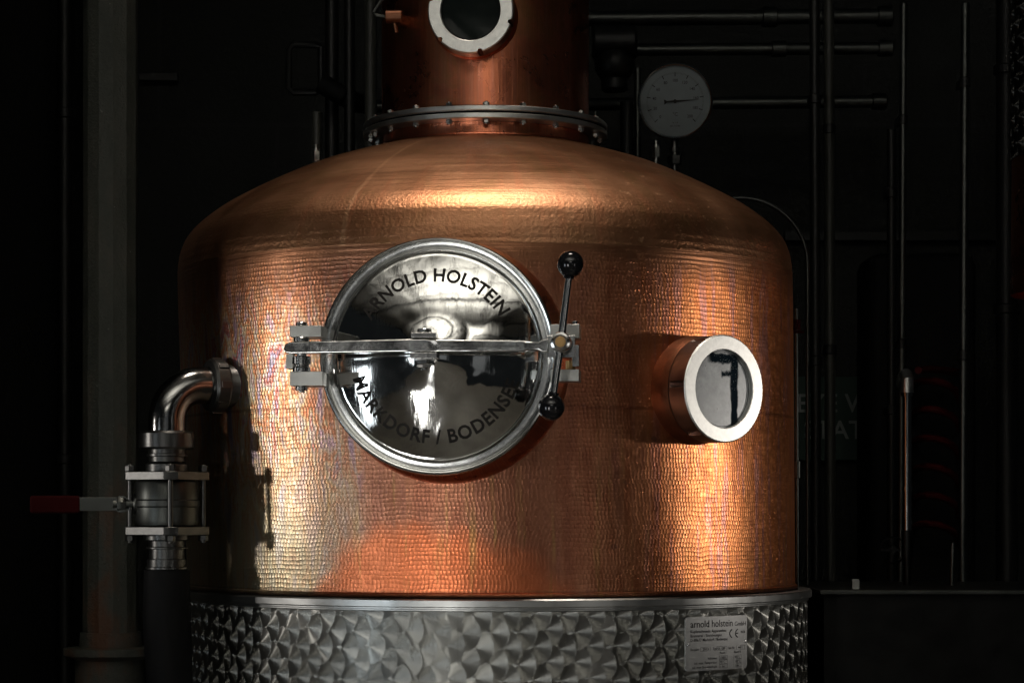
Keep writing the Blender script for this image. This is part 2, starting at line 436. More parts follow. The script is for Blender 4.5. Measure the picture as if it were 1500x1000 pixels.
def nut_face():
    t = NT('machined_steel'); g = t.geo()
    sm = t.noise(g, 120, 4, .6); sp = t.noise(g, 420, 2)
    c = t.mix(t.rng(sm, .3, .7), (.72, .72, .69), (.84, .84, .80))
    c = t.mix(t.rng(sp, .7, .76, 0., .6), c, (.2, .18, .15))
    return t.P(col=c, rough=.42, metal=1., nrm=t.bump(sm, .0001))
M['nut'] = nut_face()

# glass pane: grey reflection with a dark T painted into the colour
def pane_glass(name, centre, ax_x, painted_refl):
    t = NT(name); g = t.geo()
    d = t.vm('SUBTRACT', g, tuple(centre))
    x = t.vm('DOT_PRODUCT', d, tuple(ax_x)); z = t.sep(d)[2]
    n = t.noise(g, 90, 4, .7); nb = t.noise(g, 25, 3)
    x = t.m_('ADD', x, t.m_('MULTIPLY', t.m_('SUBTRACT', nb, .5), .012)); z2 = t.m_('ADD', z, t.m_('MULTIPLY', t.m_('SUBTRACT', n, .5), .014))
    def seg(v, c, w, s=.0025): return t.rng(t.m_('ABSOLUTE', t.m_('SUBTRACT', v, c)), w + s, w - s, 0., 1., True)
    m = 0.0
    if painted_refl:
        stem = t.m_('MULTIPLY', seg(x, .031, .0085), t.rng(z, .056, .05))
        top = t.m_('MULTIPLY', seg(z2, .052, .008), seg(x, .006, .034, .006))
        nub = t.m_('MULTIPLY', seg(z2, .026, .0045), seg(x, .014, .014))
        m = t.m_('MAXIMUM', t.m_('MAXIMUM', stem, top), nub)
    vor = t.n('ShaderNodeTexVoronoi'); t.set(vor.inputs['Vector'], g); vor.inputs['Scale'].default_value = 330
    drops = t.rng(vor.outputs['Distance'], .22, .12)
    dropm = t.m_('MULTIPLY', drops, t.m_('MULTIPLY', t.rng(t.m_('ADD', z, t.m_('MULTIPLY', x, .6)), -.01, .03), .75)) if painted_refl else 0.0
    spots = t.rng(t.noise(g, 170, 2), .73, .77, 0., .8)
    pane_col = t.mix(t.rng(t.m_('ADD', t.m_('ADD', t.m_('MULTIPLY', nb, .6), t.m_('MULTIPLY', n, .5)), t.m_('MULTIPLY', x, 3.)), .35, .75), (.22, .24, .25), (.46, .49, .50)) if painted_refl else t.mix(nb, (.006, .008, .008), (.02, .025, .022))
    c = t.mix(m, pane_col, (.012, .02, .028)); c = t.mix(dropm, c, (.6, .62, .62)); c = t.mix(spots, c, (.03, .03, .03))
    return t.P(col=c, rough=t.m_('ADD', t.m_('MULTIPLY', t.m_('SUBTRACT', 1., m), .27 if painted_refl else 0.), .02), spec=t.m_('ADD', t.m_('MULTIPLY', t.m_('SUBTRACT', 1., m), .5 if painted_refl else 0.1), .15))

# ================================================================== THE STILL
zr = 1.355
still = thing('copper_still', (AX, 0, 0.4), 'large hammered copper pot still with steel hatch, on a swirl-polished steel jacket', 'still')

def body_profile(pts, sub=8):
    out = []
    n = len(pts)
    for i in range(n - 1):
        p0, p1, p2, p3 = pts[max(i - 1, 0)], pts[i], pts[i + 1], pts[min(i + 2, n - 1)]
        for k in range(sub):
            s = k / sub
            out.append(tuple(.5 * ((2 * b) + (-a + c) * s + (2 * a - 5 * b + 4 * c - d) * s * s + (-a + 3 * b - 3 * c + d) * s ** 3) for a, b, c, d in zip(p0, p1, p2, p3)))
    out.append(pts[-1]); return out
def revolve(prof, n, xoff, v0=0.0):
    """surface of revolution with uv = (angle from the front, height/arc)"""
    mb = MB(); arc = [0]
    for a, b in zip(prof, prof[1:]): arc.append(arc[-1] + math.hypot(b[0] - a[0], b[1] - a[1]))
    vs, fs, uvs = [], [], []
    m = n + 1
    for r, z in prof:
        for k in range(m):
            a = -math.pi + 2 * math.pi * k / n
            vs.append((xoff(z) + r * math.sin(a), -r * math.cos(a), z))
    for i in range(len(prof) - 1):
        for k in range(n):
            fs.append((i * m + k, i * m + k + 1, (i + 1) * m + k + 1, (i + 1) * m + k))
            a0, a1 = -math.pi + 2 * math.pi * k / n, -math.pi + 2 * math.pi * (k + 1) / n
            uvs.append([(a0, v0 + arc[i]), (a1, v0 + arc[i]), (a1, v0 + arc[i + 1]), (a0, v0 + arc[i + 1])])
    mb.add(vs, fs, uvs); return mb
xo = lambda z: AX + .0125 * max(0, min(1, (1.95 - z) / .6))
def cyl_ring(z, a=.0016): # raised planishing rings
    return a
prof = [(.583, zr + .001)]
N = 40
for i in range(1, N + 1):
    z = zr + .001 + (1.952 - zr) * i / N
    prof.append((.583 + .007 * min(1, i / N * 1.1), z))
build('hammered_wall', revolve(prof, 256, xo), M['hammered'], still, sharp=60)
wall_top = prof[-1]
# foot bead
build('foot_bead', revolve([(.583, zr + .001), (.5865, zr + .002), (.588, zr + .005), (.5865, zr + .008), (.583, zr + .0095)], 200, xo), M['hammered'], still)
# dome with three planishing rings at the shoulder
dp = [(wall_top[0], wall_top[1]), (.5901, 1.9545), (.5898, 1.9575), (.5892, 1.9610), (.5890, 1.9650), (.5890, 1.9675), (.5885, 1.9705), (.5877, 1.9745), (.5872, 1.9785), (.5870, 1.9805), (.5864, 1.9835), (.5854, 1.9875), (.5845, 1.9905)]
dp += body_profile([(.5830, 1.996), (.574, 2.016), (.556, 2.038), (.530, 2.060), (.496, 2.083), (.446, 2.110), (.39, 2.137), (.335, 2.160), (.27, 2.181), (.222, 2.194), (.202, 2.200)], 6)
build('dome', revolve(dp, 256, xo), M['dome'], still, sharp=60)
# collar and column
build('collar', revolve([(.205, 2.197), (.2045, 2.201), (.2, 2.203), (.2, 2.222)], 128, xo), M['column'], still)
build('column', revolve([(.2, 2.247), (.203, 2.2475), (.203, 2.250), (.2, 2.2515), (.2, 2.9)], 160, xo), M['column'], still)
# neck flange: two plates, gasket, twenty bolts
for z0, z1 in ((2.2225, 2.2325), (2.2365, 2.2465)):
    o = build('flange_plate', revolve([(.198, z0), (.2345, z0), (.236, z0 + .0015), (.236, z1 - .0015), (.2345, z1), (.198, z1)], 160, xo), M['flange'], still, sharp=30)
build('gasket', revolve([(.199, 2.2327), (.231, 2.2327), (.231, 2.2363), (.199, 2.2363)], 96, xo), M['black'], still)
for k in range(20):
    a = R(1 + 18 * k); x, y = AX + .221 * math.sin(a), -.221 * math.cos(a)
    mb = MB().cyl((x, y, 2.2130), (x, y, 2.2560), .0034, 12, b=.0008)
    b = build('bolt', mb, M['steel'], still)
    build('nut', MB().hexn((x, y, 2.2468), (x, y, 2.2535), .0062, a0=.3 * k), M['steel_soft'], b, sharp=20)
    build('nut', MB().hexn((x, y, 2.2155), (x, y, 2.2222), .0062, a0=.2 * k), M['steel_soft'], b, sharp=20)

# jacket ---------------------------------------------------------------
jx = lambda z: JX
build('jacket', revolve([(.592, .42), (.592, 1.3405)], 256, jx), M['jewel'], still)
build('jacket_rim', revolve([(.575, zr - .0005), (.598, zr - .0005), (.6005, zr - .003), (.6005, zr - .0135), (.5995, zr - .0148), (.5935, zr - .0152), (.5935, zr - .0175), (.5945, zr - .0185), (.5945, zr - .0205), (.592, zr - .022)], 256, jx), M['rim'], still, sharp=30)
build('jacket_foot', revolve([(.60, .40), (.60, .43), (.592, .435)], 96, jx), M['steel_dull'], still)

# nameplate ------------------------------------------------------------
pa = R(40.0)
pc = Vector((JX + .5945 * math.sin(pa), -.5945 * math.cos(pa), 1.2735))
def plate_M(a, c, roll=0):
    e1 = Vector((math.cos(a), math.sin(a), 0)); e2 = Vector((0, 0, 1)); e3 = Vector((math.sin(a), -math.cos(a), 0))
    m = Matrix(((e1.x, e2.x, e3.x, c.x), (e1.y, e2.y, e3.y, c.y), (e1.z, e2.z, e3.z, c.z), (0, 0, 0, 1)))
    return m @ Matrix.Rotation(roll, 4, 'Z')
PM = plate_M(pa, pc) @ Matrix.Diagonal((1.056, .93, 1, 1))
def rrect(w, h, r, n=6):
    pts = []
    for cx, cy, a0 in ((w / 2 - r, h / 2 - r, 0), (-w / 2 + r, h / 2 - r, 90), (-w / 2 + r, -h / 2 + r, 180), (w / 2 - r, -h / 2 + r, 270)):
        for k in range(n + 1):
            a = R(a0 + 90 * k / n); pts.append((cx + r * math.cos(a), cy + r * math.sin(a)))
    return pts
pw, ph = .142, .1
pts = rrect(pw, ph, .005); n = len(pts)
# gently bowed plate: front sheet follows the jacket
def bow(x): return -(x * x) / (2 * .595)
mb = MB(PM)
cols = 24
xs = sorted(set([-pw / 2 + pw * i / cols for i in range(cols + 1)]))
def edge_h(x):
    r = .005; d = pw / 2 - abs(x)
    return ph / 2 - (r - math.sqrt(max(0, r * r - (r - d) ** 2)) if d < r else 0)
vs, fs = [], []
xs = sorted(xs + [-pw / 2 + .0015, -pw / 2 + .003, pw / 2 - .0015, pw / 2 - .003])
for x in xs:
    h = edge_h(x)
    vs += [(x, -h, bow(x) + .0022), (x, h, bow(x) + .0022), (x, h, bow(x) - .0012), (x, -h, bow(x) - .0012)]
for i in range(len(xs) - 1):
    for k in range(4):
        k2 = (k + 1) % 4
        fs.append((i * 4 + k, i * 4 + k2, i * 4 + 4 + k2, i * 4 + 4 + k))
fs += [(0, 1, 2, 3), tuple(len(vs) - 4 + k for k in (3, 2, 1, 0))]
mb.add(vs, fs)
M['plate'] = plain('anodised_plate', (.56, .56, .55), .45, .7, n=.06, scale=60)
plate = build('nameplate', mb, M['plate'], still, sharp=30)
mb = MB(PM)
def ptext(s, x, y, size, bold=.0, sx=1., align='LEFT', spacing=1.):
    vs, fs = text_mesh(s, size, bold, sx, align, spacing)
    mb.add([(x + a, y + b, bow(x + a) + .0025) for a, b in vs], fs)
def pbox(x, y, w, h, t=.00045):
    for (cx, cy, ww, hh) in ((x, y + h / 2, w, t), (x, y - h / 2, w, t), (x - w / 2, y, t, h), (x + w / 2, y, t, h)):
        mb.add([(cx - ww / 2, cy - hh / 2, bow(cx) + .0024), (cx + ww / 2, cy - hh / 2, bow(cx) + .0024), (cx + ww / 2, cy + hh / 2, bow(cx) + .0024), (cx - ww / 2, cy + hh / 2, bow(cx) + .0024)], [(0, 1, 2, 3)])
ptext('arnold holstein', -.062, .0305, .0185, .004, .86)
ptext('GmbH', .0385, .0305, .0115, 0, .95)
ptext('Kupferschmiede Apparatebau', -.062, .0205, .0078, .006, .86)
ptext('Brennerei - Einrichtungen', -.062, .0125, .0078, .006, .86)
ptext('D-88677 Markdorf / Bodensee', -.062, .0045, .0078, .006, .86)
ptext('0036', .054, .0165, .0062, .004)
ptext('Baujahr', -.062, -.0125, .0068, .004, .9); pbox(-.030, -.0103, .022, .0072); ptext('2013', -.036, -.0125, .0068, .004)
ptext('Typ', -.0135, -.0125, .0068, .004, .9); pbox(.0075, -.0103, .023, .0072); ptext('KA 1200', -.0025, -.0125, .0062, .004, .82)
ptext('Fabr.Nr.', .0215, -.0125, .0065, .004, .82); pbox(.054, -.0103, .021, .0072); ptext('4411', .0475, -.0125, .0068, .004)
ptext('Raum I', .0025, -.0205, .0062, .004, .9); ptext('Raum II', .037, -.0205, .0062, .004, .9)
for i, (a, b, c) in enumerate((('Volumen', '1200 L', '250 L'), ('zul. max. Temperatur', '95\u00b0C', '120\u00b0C'), ('zul. max. Betriebsdruck', '1 bar', '1 bar'))):
    y = -.0300 - i * .0078
    ptext(a, -.004, y, .0065, .004, .88, 'RIGHT'); ptext(b, .0035, y, .0062, .004, .9); pbox(.0115, y + .0022, .0185, .0072)
    ptext(c, .039, y, .0062, .004, .9); pbox(.046, y + .0022, .0185, .0072)
# CE mark out of arcs
def arc(cx, cy, r, w, a0, a1, n=24):
    vs, fs = [], []
    for k in range(n + 1):
        a = R(a0 + (a1 - a0) * k / n)
        for q in (r - w / 2, r + w / 2):
            x = cx + q * math.cos(a); vs.append((x, cy + q * math.sin(a), bow(x) + .0025))
    for k in range(n): fs.append((2 * k, 2 * k + 1, 2 * k + 3, 2 * k + 2))
    mb.add(vs, fs)
arc(.0345, .0165, .0078, .0020, 105, 255); arc(.0490, .0165, .0078, .0020, 105, 255)
mb.add([(x, y, bow(x) + .0026) for x, y in ((.0420, .0156), (.0475, .0156), (.0475, .0174), (.0420, .0174))], [(0, 1, 2, 3)])
build('plate_lettering', mb, M['ink'], plate)
for x, y in ((-.0665, -.001), (.0665, .0005)):
    mb = MB(PM); mb.lathe([(0, .0038), (.0018, .0036), (.0026, .0024), (.0026, .001)], (x, y, bow(x)), (0, 0, 1), 14)
    build('rivet', mb, M['steel'], plate)

# ------------------------------------------------------------------ manway hatch
lc = at(641, 522, -.72)
ma = R(-5.4)
LM = Matrix.Translation(lc) @ Matrix.Rotation(ma, 4, 'Z')          # local: x right, -y outwards, z up
S = 3.67 / F
lx = lambda px: (px - 641) * S
lz = lambda py: (520 - py) * S
# neck from the copper wall to the hatch
mb = MB(LM).lathe([(.2045, -.150), (.2045, -.128), (.199, -.112), (.190, -.100), (.1845, -.088), (.1825, -.04), (.1825, -.012)], (0, 0, 0), (0, -1, 0), 96)
M['manneck'] = M['column']
man = build('manway_neck', mb, M['manneck'], still, sharp=50)
# fixed steel ring behind the lid
mb = MB(LM).lathe([(.178, -.03), (.188, -.03), (.1895, -.028), (.1895, -.012), (.188, -.0105), (.178, -.0105)], (0, 0, 0), (0, -1, 0), 128)
build('seat_ring', mb, M['rim'], man, sharp=30)
mb = MB(LM).lathe([(.176, -.0105), (.1885, -.0105), (.1885, -.0075), (.176, -.0075)], (0, 0, 0), (0, -1, 0), 96)
build('hatch_gasket', mb, M['black'], man)
# lid: rolled rim and domed dish with a raised middle
def dish(r):
    t0 = .435
    hump = .0095 * (math.cos(min(1, r / .070) * math.pi) * .5 + .5)
    return (math.sqrt(t0 * t0 - r * r) - math.sqrt(t0 * t0 - .165 ** 2)) * 1.0 + hump + .003
pr = [(.170, -.007), (.1885, -.009), (.1915, -.006), (.1930, -.001), (.1925, .0025), (.1908, .0050), (.1885, .0060), (.1865, .0052), (.1850, .0030), (.182, .0020), (.177, .0022), (.1735, .0026), (.1712, .0050), (.1700, .0057), (.1686, .0048), (.1668, .0028)]
build('lid_ring', MB(LM).lathe(pr, (0, 0, 0), (0, -1, 0), 192), M['lidring'], man, sharp=28)
pr = [(.1668, .0028)] + [(r, dish(r)) for r in [.165 - .165 * i / 48 for i in range(49)]]
lid = build('hatch_lid', MB(LM).lathe(pr, (0, 0, 0), (0, -1, 0), 192), M['lid'], man, sharp=28)
lid['label'] = 'mirror-polished round hatch lid with curved black lettering'
mb = MB(LM)
def arc_text(s, rad, a_mid, size, up=True, spacing=1., sx=1.):
    vs, fs = text_mesh(s, size, .026, sx, 'CENTER', spacing)
    out = []
    for x, y in vs:
        if up: r = rad + y; a = a_mid + x / (rad + size * .35)
        else: r = rad - y; a = a_mid + math.pi - x / (rad - size * .35)
        out.append((r * math.sin(a), -(dish(r) + .0005), r * math.cos(a)))
    mb.add(out, fs)
arc_text('ARNOLD HOLSTEIN', .1205, R(-1), .0300, True, 1.06, .97)
build('lid_lettering', mb, M['ink'], man); mb = MB(LM)
arc_text('MARKDORF / BODENSEE', .1415, R(1.5), .0300, False, 1.08, .96)
build('lid_lettering', mb, M['ink'], man)

# crossbar ------------------------------------------------------------
yb0, yb1 = -.082, -.058        # front and back of the bar
barP = [(lx(424), lz(512)), (lx(426), lz(505)), (lx(436), lz(502)), (lx(632), lz(499)), (lx(636), lz(500)), (lx(776), lz(502.5)), (lx(779), lz(504)), (lx(797), lz(504.5)), (lx(803), lz(501)), (lx(812), lz(500)),
        (lx(812), lz(521)), (lx(803), lz(520)), (lx(797), lz(517)), (lx(779), lz(517.5)), (lx(776), lz(519)), (lx(636), lz(518.5)), (lx(632), lz(518)), (lx(436), lz(520)), (lx(426), lz(519))]
mb = MB(LM)
mb.prism(barP, yb0, yb1)
bar = build('crossbar', mb, M['bar'], man, bevel=.0024, sharp=40)
mb = MB(LM)
vs, fs = text_mesh('Do not open before container completely ventilated', .0068, .004, .9)
w = max(v[0] for v in vs); k = (lx(768) - lx(648)) / w
mb.add([(lx(648) + a * k, yb0 - .0004, lz(512.5) + b * k * 1.15) for a, b in vs], fs)
build('crossbar_lettering', mb, M['ink_faint'], man)
# centre clamp: saddle plates, bolt and nuts on the bar
cx = lx(630)
mb = MB(LM)
build('saddle_plate', MB(LM).box((cx, -.068, lz(494.0)), (.040, .034, .0085)), M['steel'], man, bevel=.0008)
build('saddle_plate', MB(LM).box((cx, -.068, lz(523.6)), (.043, .034, .0095)), M['steel'], man, bevel=.0008)
mb = MB(LM)
mb.cyl((cx, -.070, lz(489.9)), (cx, -.070, lz(484)), .0115, 20, b=.001)
build('bolt_head', mb, M['steel'], man, sharp=25); mb = MB(LM)
mb.hexn((cx, -.072, lz(529.5)), (cx, -.072, lz(536)), .0150, .2); mb.hexn((cx, -.072, lz(536)), (cx, -.072, lz(541)), .0115, .6)
mb.cyl((cx, -.072, lz(541)), (cx, -.072, lz(545)), .0055, 14, b=.001)
build('clamp_bolt', mb, M['steel'], man, sharp=25)
mb = MB(LM).cyl((cx, -.066, 0), (cx, -.035, 0), .016, 24)
build('lid_stud', mb, M['steel'], man)
# hinge at left
hx = lx(447)
for py0, py1, xr in ((478, 494.5, 478), (545, 566, 480)):
    mb = MB(LM)
    mb.box(((lx(431) + lx(xr)) / 2, -.042, (lz(py0) + lz(py1)) / 2), (lx(xr) - lx(431), .058, lz(py0) - lz(py1)))
    build('hinge_bracket', mb, M['steel_soft'], man, bevel=.001)
mb = MB(LM).box((lx(427), -.035, lz(529)), (.012, .03, lz(519) - lz(540)))
build('hinge_tab', mb, M['steel_soft'], man, bevel=.0008)
mb = MB(LM)
mb.cyl((hx, -.062, lz(566.2)), (hx, -.062, lz(477.8)), .0078, 24)
mb.cyl((hx, -.062, lz(478)), (hx, -.062, lz(472.5)), .0095, 24, b=.001)
mb.cyl((hx, -.062, lz(494.6)), (hx, -.062, lz(502.0)), .013, 24, b=.001)
mb.lathe([(0, 0), (.0145, 0), (.0145, .006), (.012, .0085), (.012, .0105), (.0148, .012), (.0148, .0235), (.013, .0245), (0, .0245)], (hx, -.062, lz(545) + 0.0002), (0, 0, 1), 28)
mb.cyl((hx, -.062, lz(566.2)), (hx, -.062, lz(573)), .0098, 24, b=.001)
mb.cyl((hx, -.062, lz(573)), (hx, -.062, lz(575.5)), .005, 16)
build('hinge_pin', mb, M['steel'], man, sharp=28)
# latch fork at right
build('latch_fork', MB(LM).box((lx(834), -.034, lz(488)), (lx(854) - lx(811), .044, lz(477.5) - lz(498))), M['steel_soft'], man, bevel=.001)
build('latch_fork', MB(LM).box((lx(834), -.034, lz(552)), (lx(854) - lx(812), .044, lz(543) - lz(560.5))), M['steel_soft'], man, bevel=.001)
mb = MB(LM); mb.cyl((lx(848), -.038, lz(477.4)), (lx(848), -.038, lz(471.5)), .0045, 16, b=.001)
mb.box((lx(829), -.054, lz(511)), (lx(850) - lx(809), .030, lz(496) - lz(528)))
mb.box((lx(849), -.03, lz(523)), (lx(853) - lx(843), .03, lz(498.5) - lz(530)))
build('latch_block', mb, M['steel'], man, bevel=.001)
mb = MB(LM); mb.cyl((lx(841), -.036, lz(543.2)), (lx(841), -.036, lz(530)), .008, 18)
build('latch_bush', mb, M['brass'], man)
# spindle boss and lever with two balls
bc = Vector((lx(831), -.082, lz(507)))
mb = MB(LM)
mb.lathe([(0, -.012), (.0120, -.012), (.0128, 0), (.0158, .003), (.0166, .006), (.0166, .022), (.0150, .026), (.0115, .0275), (.0105, .0262), (.0100, .0255), (0, .0255)], bc, (0, -1, 0), 36)
boss = build('lever_boss', mb, M['steel'], man, sharp=30)
mb = MB(LM).cyl(bc + Vector((0, -.0256, 0)), bc + Vector((0, -.0285, 0)), .0088, 24, b=.0008)
build('spindle_end', mb, M['brass'], man)
mb = MB(LM)
up, dn = Vector((lx(845), -.100, lz(395))), Vector((lx(817.5), -.098, lz(600)))
c0 = bc + Vector((0, -.014, 0))
build('lever_rod', MB(LM).cyl(c0 + (up - c0) * .1, up, .0062, 20, r2=.0054), M['steel'], man)
build('lever_rod', MB(LM).cyl(c0 + (dn - c0) * .1, dn, .0062, 20, r2=.0058), M['steel'], man)
for p in (up, dn):
    mb = MB(LM).sph(p, .0212, 40)
    d = (c0 - p).normalized(); mb.cyl(p + d * .0195, p + d * .0232, .0088, 20)
    build('ball_knob', mb, M['black_knob'], man)

# ------------------------------------------------------------------ sight glasses
def sight_glass(name, xax, Rw, phi, z, r_out, r_in, L, glassmat, collar, a_off=0, lip=0.0):
    a = R(phi); ax = Vector((math.sin(a), -math.cos(a), 0)); o = Vector((xax, 0, z)) + ax * Rw
    # slotted ring nut
    mb = MB()
    n = 192; slot = 6
    e1 = Vector((math.cos(a), math.sin(a), 0)); e2 = Vector((0, 0, 1))
    prof = [(r_in, L - .012), (r_in, L - .001), (r_in + .001, L), (r_out - .0022, L), (r_out, L - .0022)] + ([(r_out, L - lip), (r_out, L - lip - .001)] if lip else []) + [(r_out, L * .6), (r_out, L * .32), (r_out - .003, L * .30), (r_out - .003, L * .12)]
    vs, fs = [], []
    for i, (r, h) in enumerate(prof):
        for k in range(n):
            t = 2 * math.pi * k / n
            ph_ = ((k + a_off) % (n // slot)); rr = r
            if ph_ < 3 and r > r_out - .0025 and h > L * .45 and (not lip or h < L - lip): rr = r_out - .0065
            vs.append(o + ax * h + e1 * rr * math.cos(t) + e2 * rr * math.sin(t))
    for i in range(len(prof) - 1):
        for k in range(n):
            k2 = (k + 1) % n; fs.append((i * n + k, i * n + k2, (i + 1) * n + k2, (i + 1) * n + k))
    nf = 5
    mb.add(vs[:nf * n], fs[:(nf - 1) * n])
    nut = build(name, mb, M['nut'], still, sharp=30)
    mb2 = MB(); mb2.add(vs[(nf - 1) * n:], [tuple(q - (nf - 1) * n for q in f) for f in fs[(nf - 1) * n:]])
    build('ring_barrel', mb2, M['barrel'], nut, sharp=30)
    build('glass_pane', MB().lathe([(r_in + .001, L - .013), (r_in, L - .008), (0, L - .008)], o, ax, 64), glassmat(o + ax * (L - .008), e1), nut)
    build('pane_gasket', MB().lathe([(r_in + .0005, L - .0095), (r_in - .0035, L - .0075), (r_in - .0035, L - .0085)], o, ax, 64), M['black'], nut)
    build('glass_collar', MB().lathe([(r_out + .006, -.038), (r_out + .003, -.024), (r_out + .0015, -.006), (r_out + .0005, .002), (r_out - .002, L * .2)], o, ax, 96), collar, nut, sharp=50)
    return nut
sight_glass('side_sight_glass', AX + .004, .607, 38.3, 1.711, .0922, .0672, .056, lambda c, e: pane_glass('painted_reflection_glass', c, e, True), M['collar'], a_off=3, lip=.005)
sight_glass('column_sight_glass', AX, .2, -5.5, 2.4155, .0785, .0550, .055, lambda c, e: pane_glass('dark_glass', c, e, False), M['column'], a_off=10)

# sampling tap on the column
tp = at(576, 27, -.17)
tap = build('sampling_tap', MB().cyl(tp + Vector((.028, .05, 0)), tp + Vector((0, 0, 0)), .012, 20, b=.001).cyl(tp + Vector((-.014, -.01, .0)), tp + Vector((.018, -.012, .0)), .0125, 20, b=.002).cyl(tp + Vector((.002, -.01, -.008)), tp + Vector((.006, -.012, -.030)), .0045, 14), M['tap'], still)
build('tap_lever', MB().tube([tp + Vector((-.012, -.01, 0)), tp + Vector((-.03, -.012, .003)), tp + Vector((-.036, -.012, .008)), tp + Vector((-.022, -.012, .03)), tp + Vector((-.006, -.012, .038))], .0032, 10), M['steel_dull'], tap)
# bracket bolts dangling under the left of the flange
for px, py in ((546, 186), (539, 192), (549, 200)):
    c = at(px, py, -.05); mb = MB(); mb.hexn(c + Vector((0, 0, -.005)), c + Vector((0, 0, .005)), .0045, .3); mb.cyl(c + Vector((0, 0, .005)), c + Vector((0, 0, .016)), .0028, 10); build('stay_bolt', mb, M['steel_dull'], still)
for px, py in ((872, 176), (878, 186), (870, 198)):
    c = at(px, py, .05); mb = MB(); mb.hexn(c + Vector((0, 0, -.005)), c + Vector((0, 0, .005)), .0055, .3); mb.cyl(c + Vector((0, 0, .005)), c + Vector((0, 0, .016)), .003, 10); build('stay_bolt', mb, M['steel_dull'], still)

# ================================================================== outlet elbow and ball valve
ec = Vector((at(315, 565, -.38).x, -.382, at(315, 565, -.38).z))
dirv = Vector((-.87, -.49, 0)).normalized()
pipe = thing('outlet_elbow', ec, 'polished steel elbow pipe clamped to the left flank of the copper still', 'pipe')
bend = .062
path = [ec + dirv * -.06, ec + dirv * .028]
for k in range(1, 17):
    a = R(90 * k / 16); path.append(ec + dirv * (.028 + bend * math.sin(a)) + Vector((0, 0, -bend * (1 - math.cos(a)))))
end = path[-1]
path.append(end + Vector((0, 0, -.02)))
build('elbow_tube', MB().tube(path, .0325, 40), M['elbow'], pipe, sharp=50)
mb = MB().lathe([(.030, -.016), (.044, -.016), (.0475, -.012), (.0475, .008), (.044, .013), (.036, .015), (.033, .015)], ec, dirv, 40)
e = Vector((0, 0, 1)); s = dirv.cross(e)
for k in range(8):
    a = math.pi / 4 * k; d = (e * math.cos(a) + s * math.sin(a))
    Rm = Matrix((dirv, d, dirv.cross(d))).transposed()
    mb.box(ec + d * .0475 - dirv * .003, (.018, .004, .012), Rm)
build('clamp_nut', mb, M['valve_steel'], pipe, bevel=.0008, sharp=30)
build('weld_neck', MB().lathe([(.046, -.045), (.040, -.034), (.038, -.016)], ec, dirv, 40), M['valve_steel'], pipe)

vx, vy = end.x, end.y
zz = lambda py: ZC + (H - py) * (D + vy) / F
valve = thing('ball_valve', (vx, vy, zz(832)), 'steel three-piece ball valve with red lever hanging under the elbow pipe', 'valve')
ax0 = R(14)
def col(prof): return MB().lathe([(r, zz(py)) for r, py in prof], (vx, vy, 0), (0, 0, 1), 40)
build('union_nut', col([(.034, 631), (.046, 632), (.0485, 635), (.0485, 655), (.046, 658), (.034, 658)]), M['valve_steel'], valve, sharp=28)
build('upper_ferrule', col([(.032, 658), (.032, 664), (.035, 665), (.035, 668), (.031, 669), (.031, 676), (.037, 680), (.037, 690)]), M['valve_steel'], valve, sharp=30)
for p0, p1 in ((691, 703), (771, 783)):
    rr = .0735; pts2 = []
    for k in range(4):
        a = ax0 + math.pi / 2 * k
        for q in (-10, -5, 0, 5, 10): pts2.append((rr * math.cos(a + R(q)), rr * math.sin(a + R(q))))
        pts2.append((.060 * math.cos(a + R(45)), .060 * math.sin(a + R(45))))
    mb = MB(); n = len(pts2)
    mb.add([(vx + x, vy + y, zz(p0)) for x, y in pts2] + [(vx + x, vy + y, zz(p1)) for x, y in pts2],
           [tuple(range(n)), tuple(range(2 * n - 1, n - 1, -1))] + [(i, (i + 1) % n, (i + 1) % n + n, i + n) for i in range(n)])
    build('flange_plate', mb, M['valve_steel'], valve, bevel=.001, sharp=30)
build('valve_body', col([(.044, 703.2), (.053, 704), (.0555, 708), (.0555, 731), (.0575, 733), (.0575, 741), (.0555, 743), (.0555, 762), (.053, 769), (.044, 770.8)]), M['steel_dull'], valve, sharp=28)
for k in range(4):
    a = ax0 + math.pi / 2 * k - math.pi if False else ax0 + math.pi / 2 * k
    x, y = vx + .0635 * math.cos(a), vy + .0635 * math.sin(a)
    rod = build('tie_rod', MB().cyl((x, y, zz(680)), (x, y, zz(795)), .0045, 16, b=.001), M['valve_steel'], valve)
    build('rod_nut', MB().hexn((x, y, zz(690.8)), (x, y, zz(681.5)), .0088, .4), M['valve_steel'], rod, sharp=20)
    build('rod_nut', MB().hexn((x, y, zz(792)), (x, y, zz(783.2)), .0088, .1), M['valve_steel'], rod, sharp=20)
build('lower_ferrule', col([(.040, 783.2), (.040, 790), (.032, 792), (.032, 800), (.036, 801), (.036, 803), (.031, 804), (.031, 818), (.034, 819), (.034, 829), (.037, 830), (.037, 833), (.0, 833)]), M['valve_steel'], valve, sharp=30)
# stem towards the left front, lever
st = Vector((-.98, -.18, 0)).normalized(); c = Vector((vx, vy, zz(738)))
build('valve_stem', MB().cyl(c + st * .045, c + st * .078, .010, 20, b=.001).hexn(c + st * .07, c + st * .086, .013, .3).cyl(c + st * .086, c + st * .093, .007, 16).cyl(c + st * .045, c + st * .058, .019, 20, b=.002), M['steel_dull'], valve, sharp=25)
hp = c + st * .078
l0, l1, l2 = at(172, 738, hp.y), at(118, 738, hp.y - .01), at(44, 739, hp.y - .02)
mb = MB(); d = (l1 - l0).normalized(); Rm = Matrix((d, Vector((0, 0, 1)).cross(d), Vector((0, 0, 1)))).transposed()
mb.box((l0 + l1) / 2, ((l1 - l0).length + .03, .005, .024), Rm); mb.cyl(hp, hp + Vector((0, -.004, 0)), .015, 24)
lever = build('valve_lever', mb, M['steel_dull'], valve, bevel=.001)
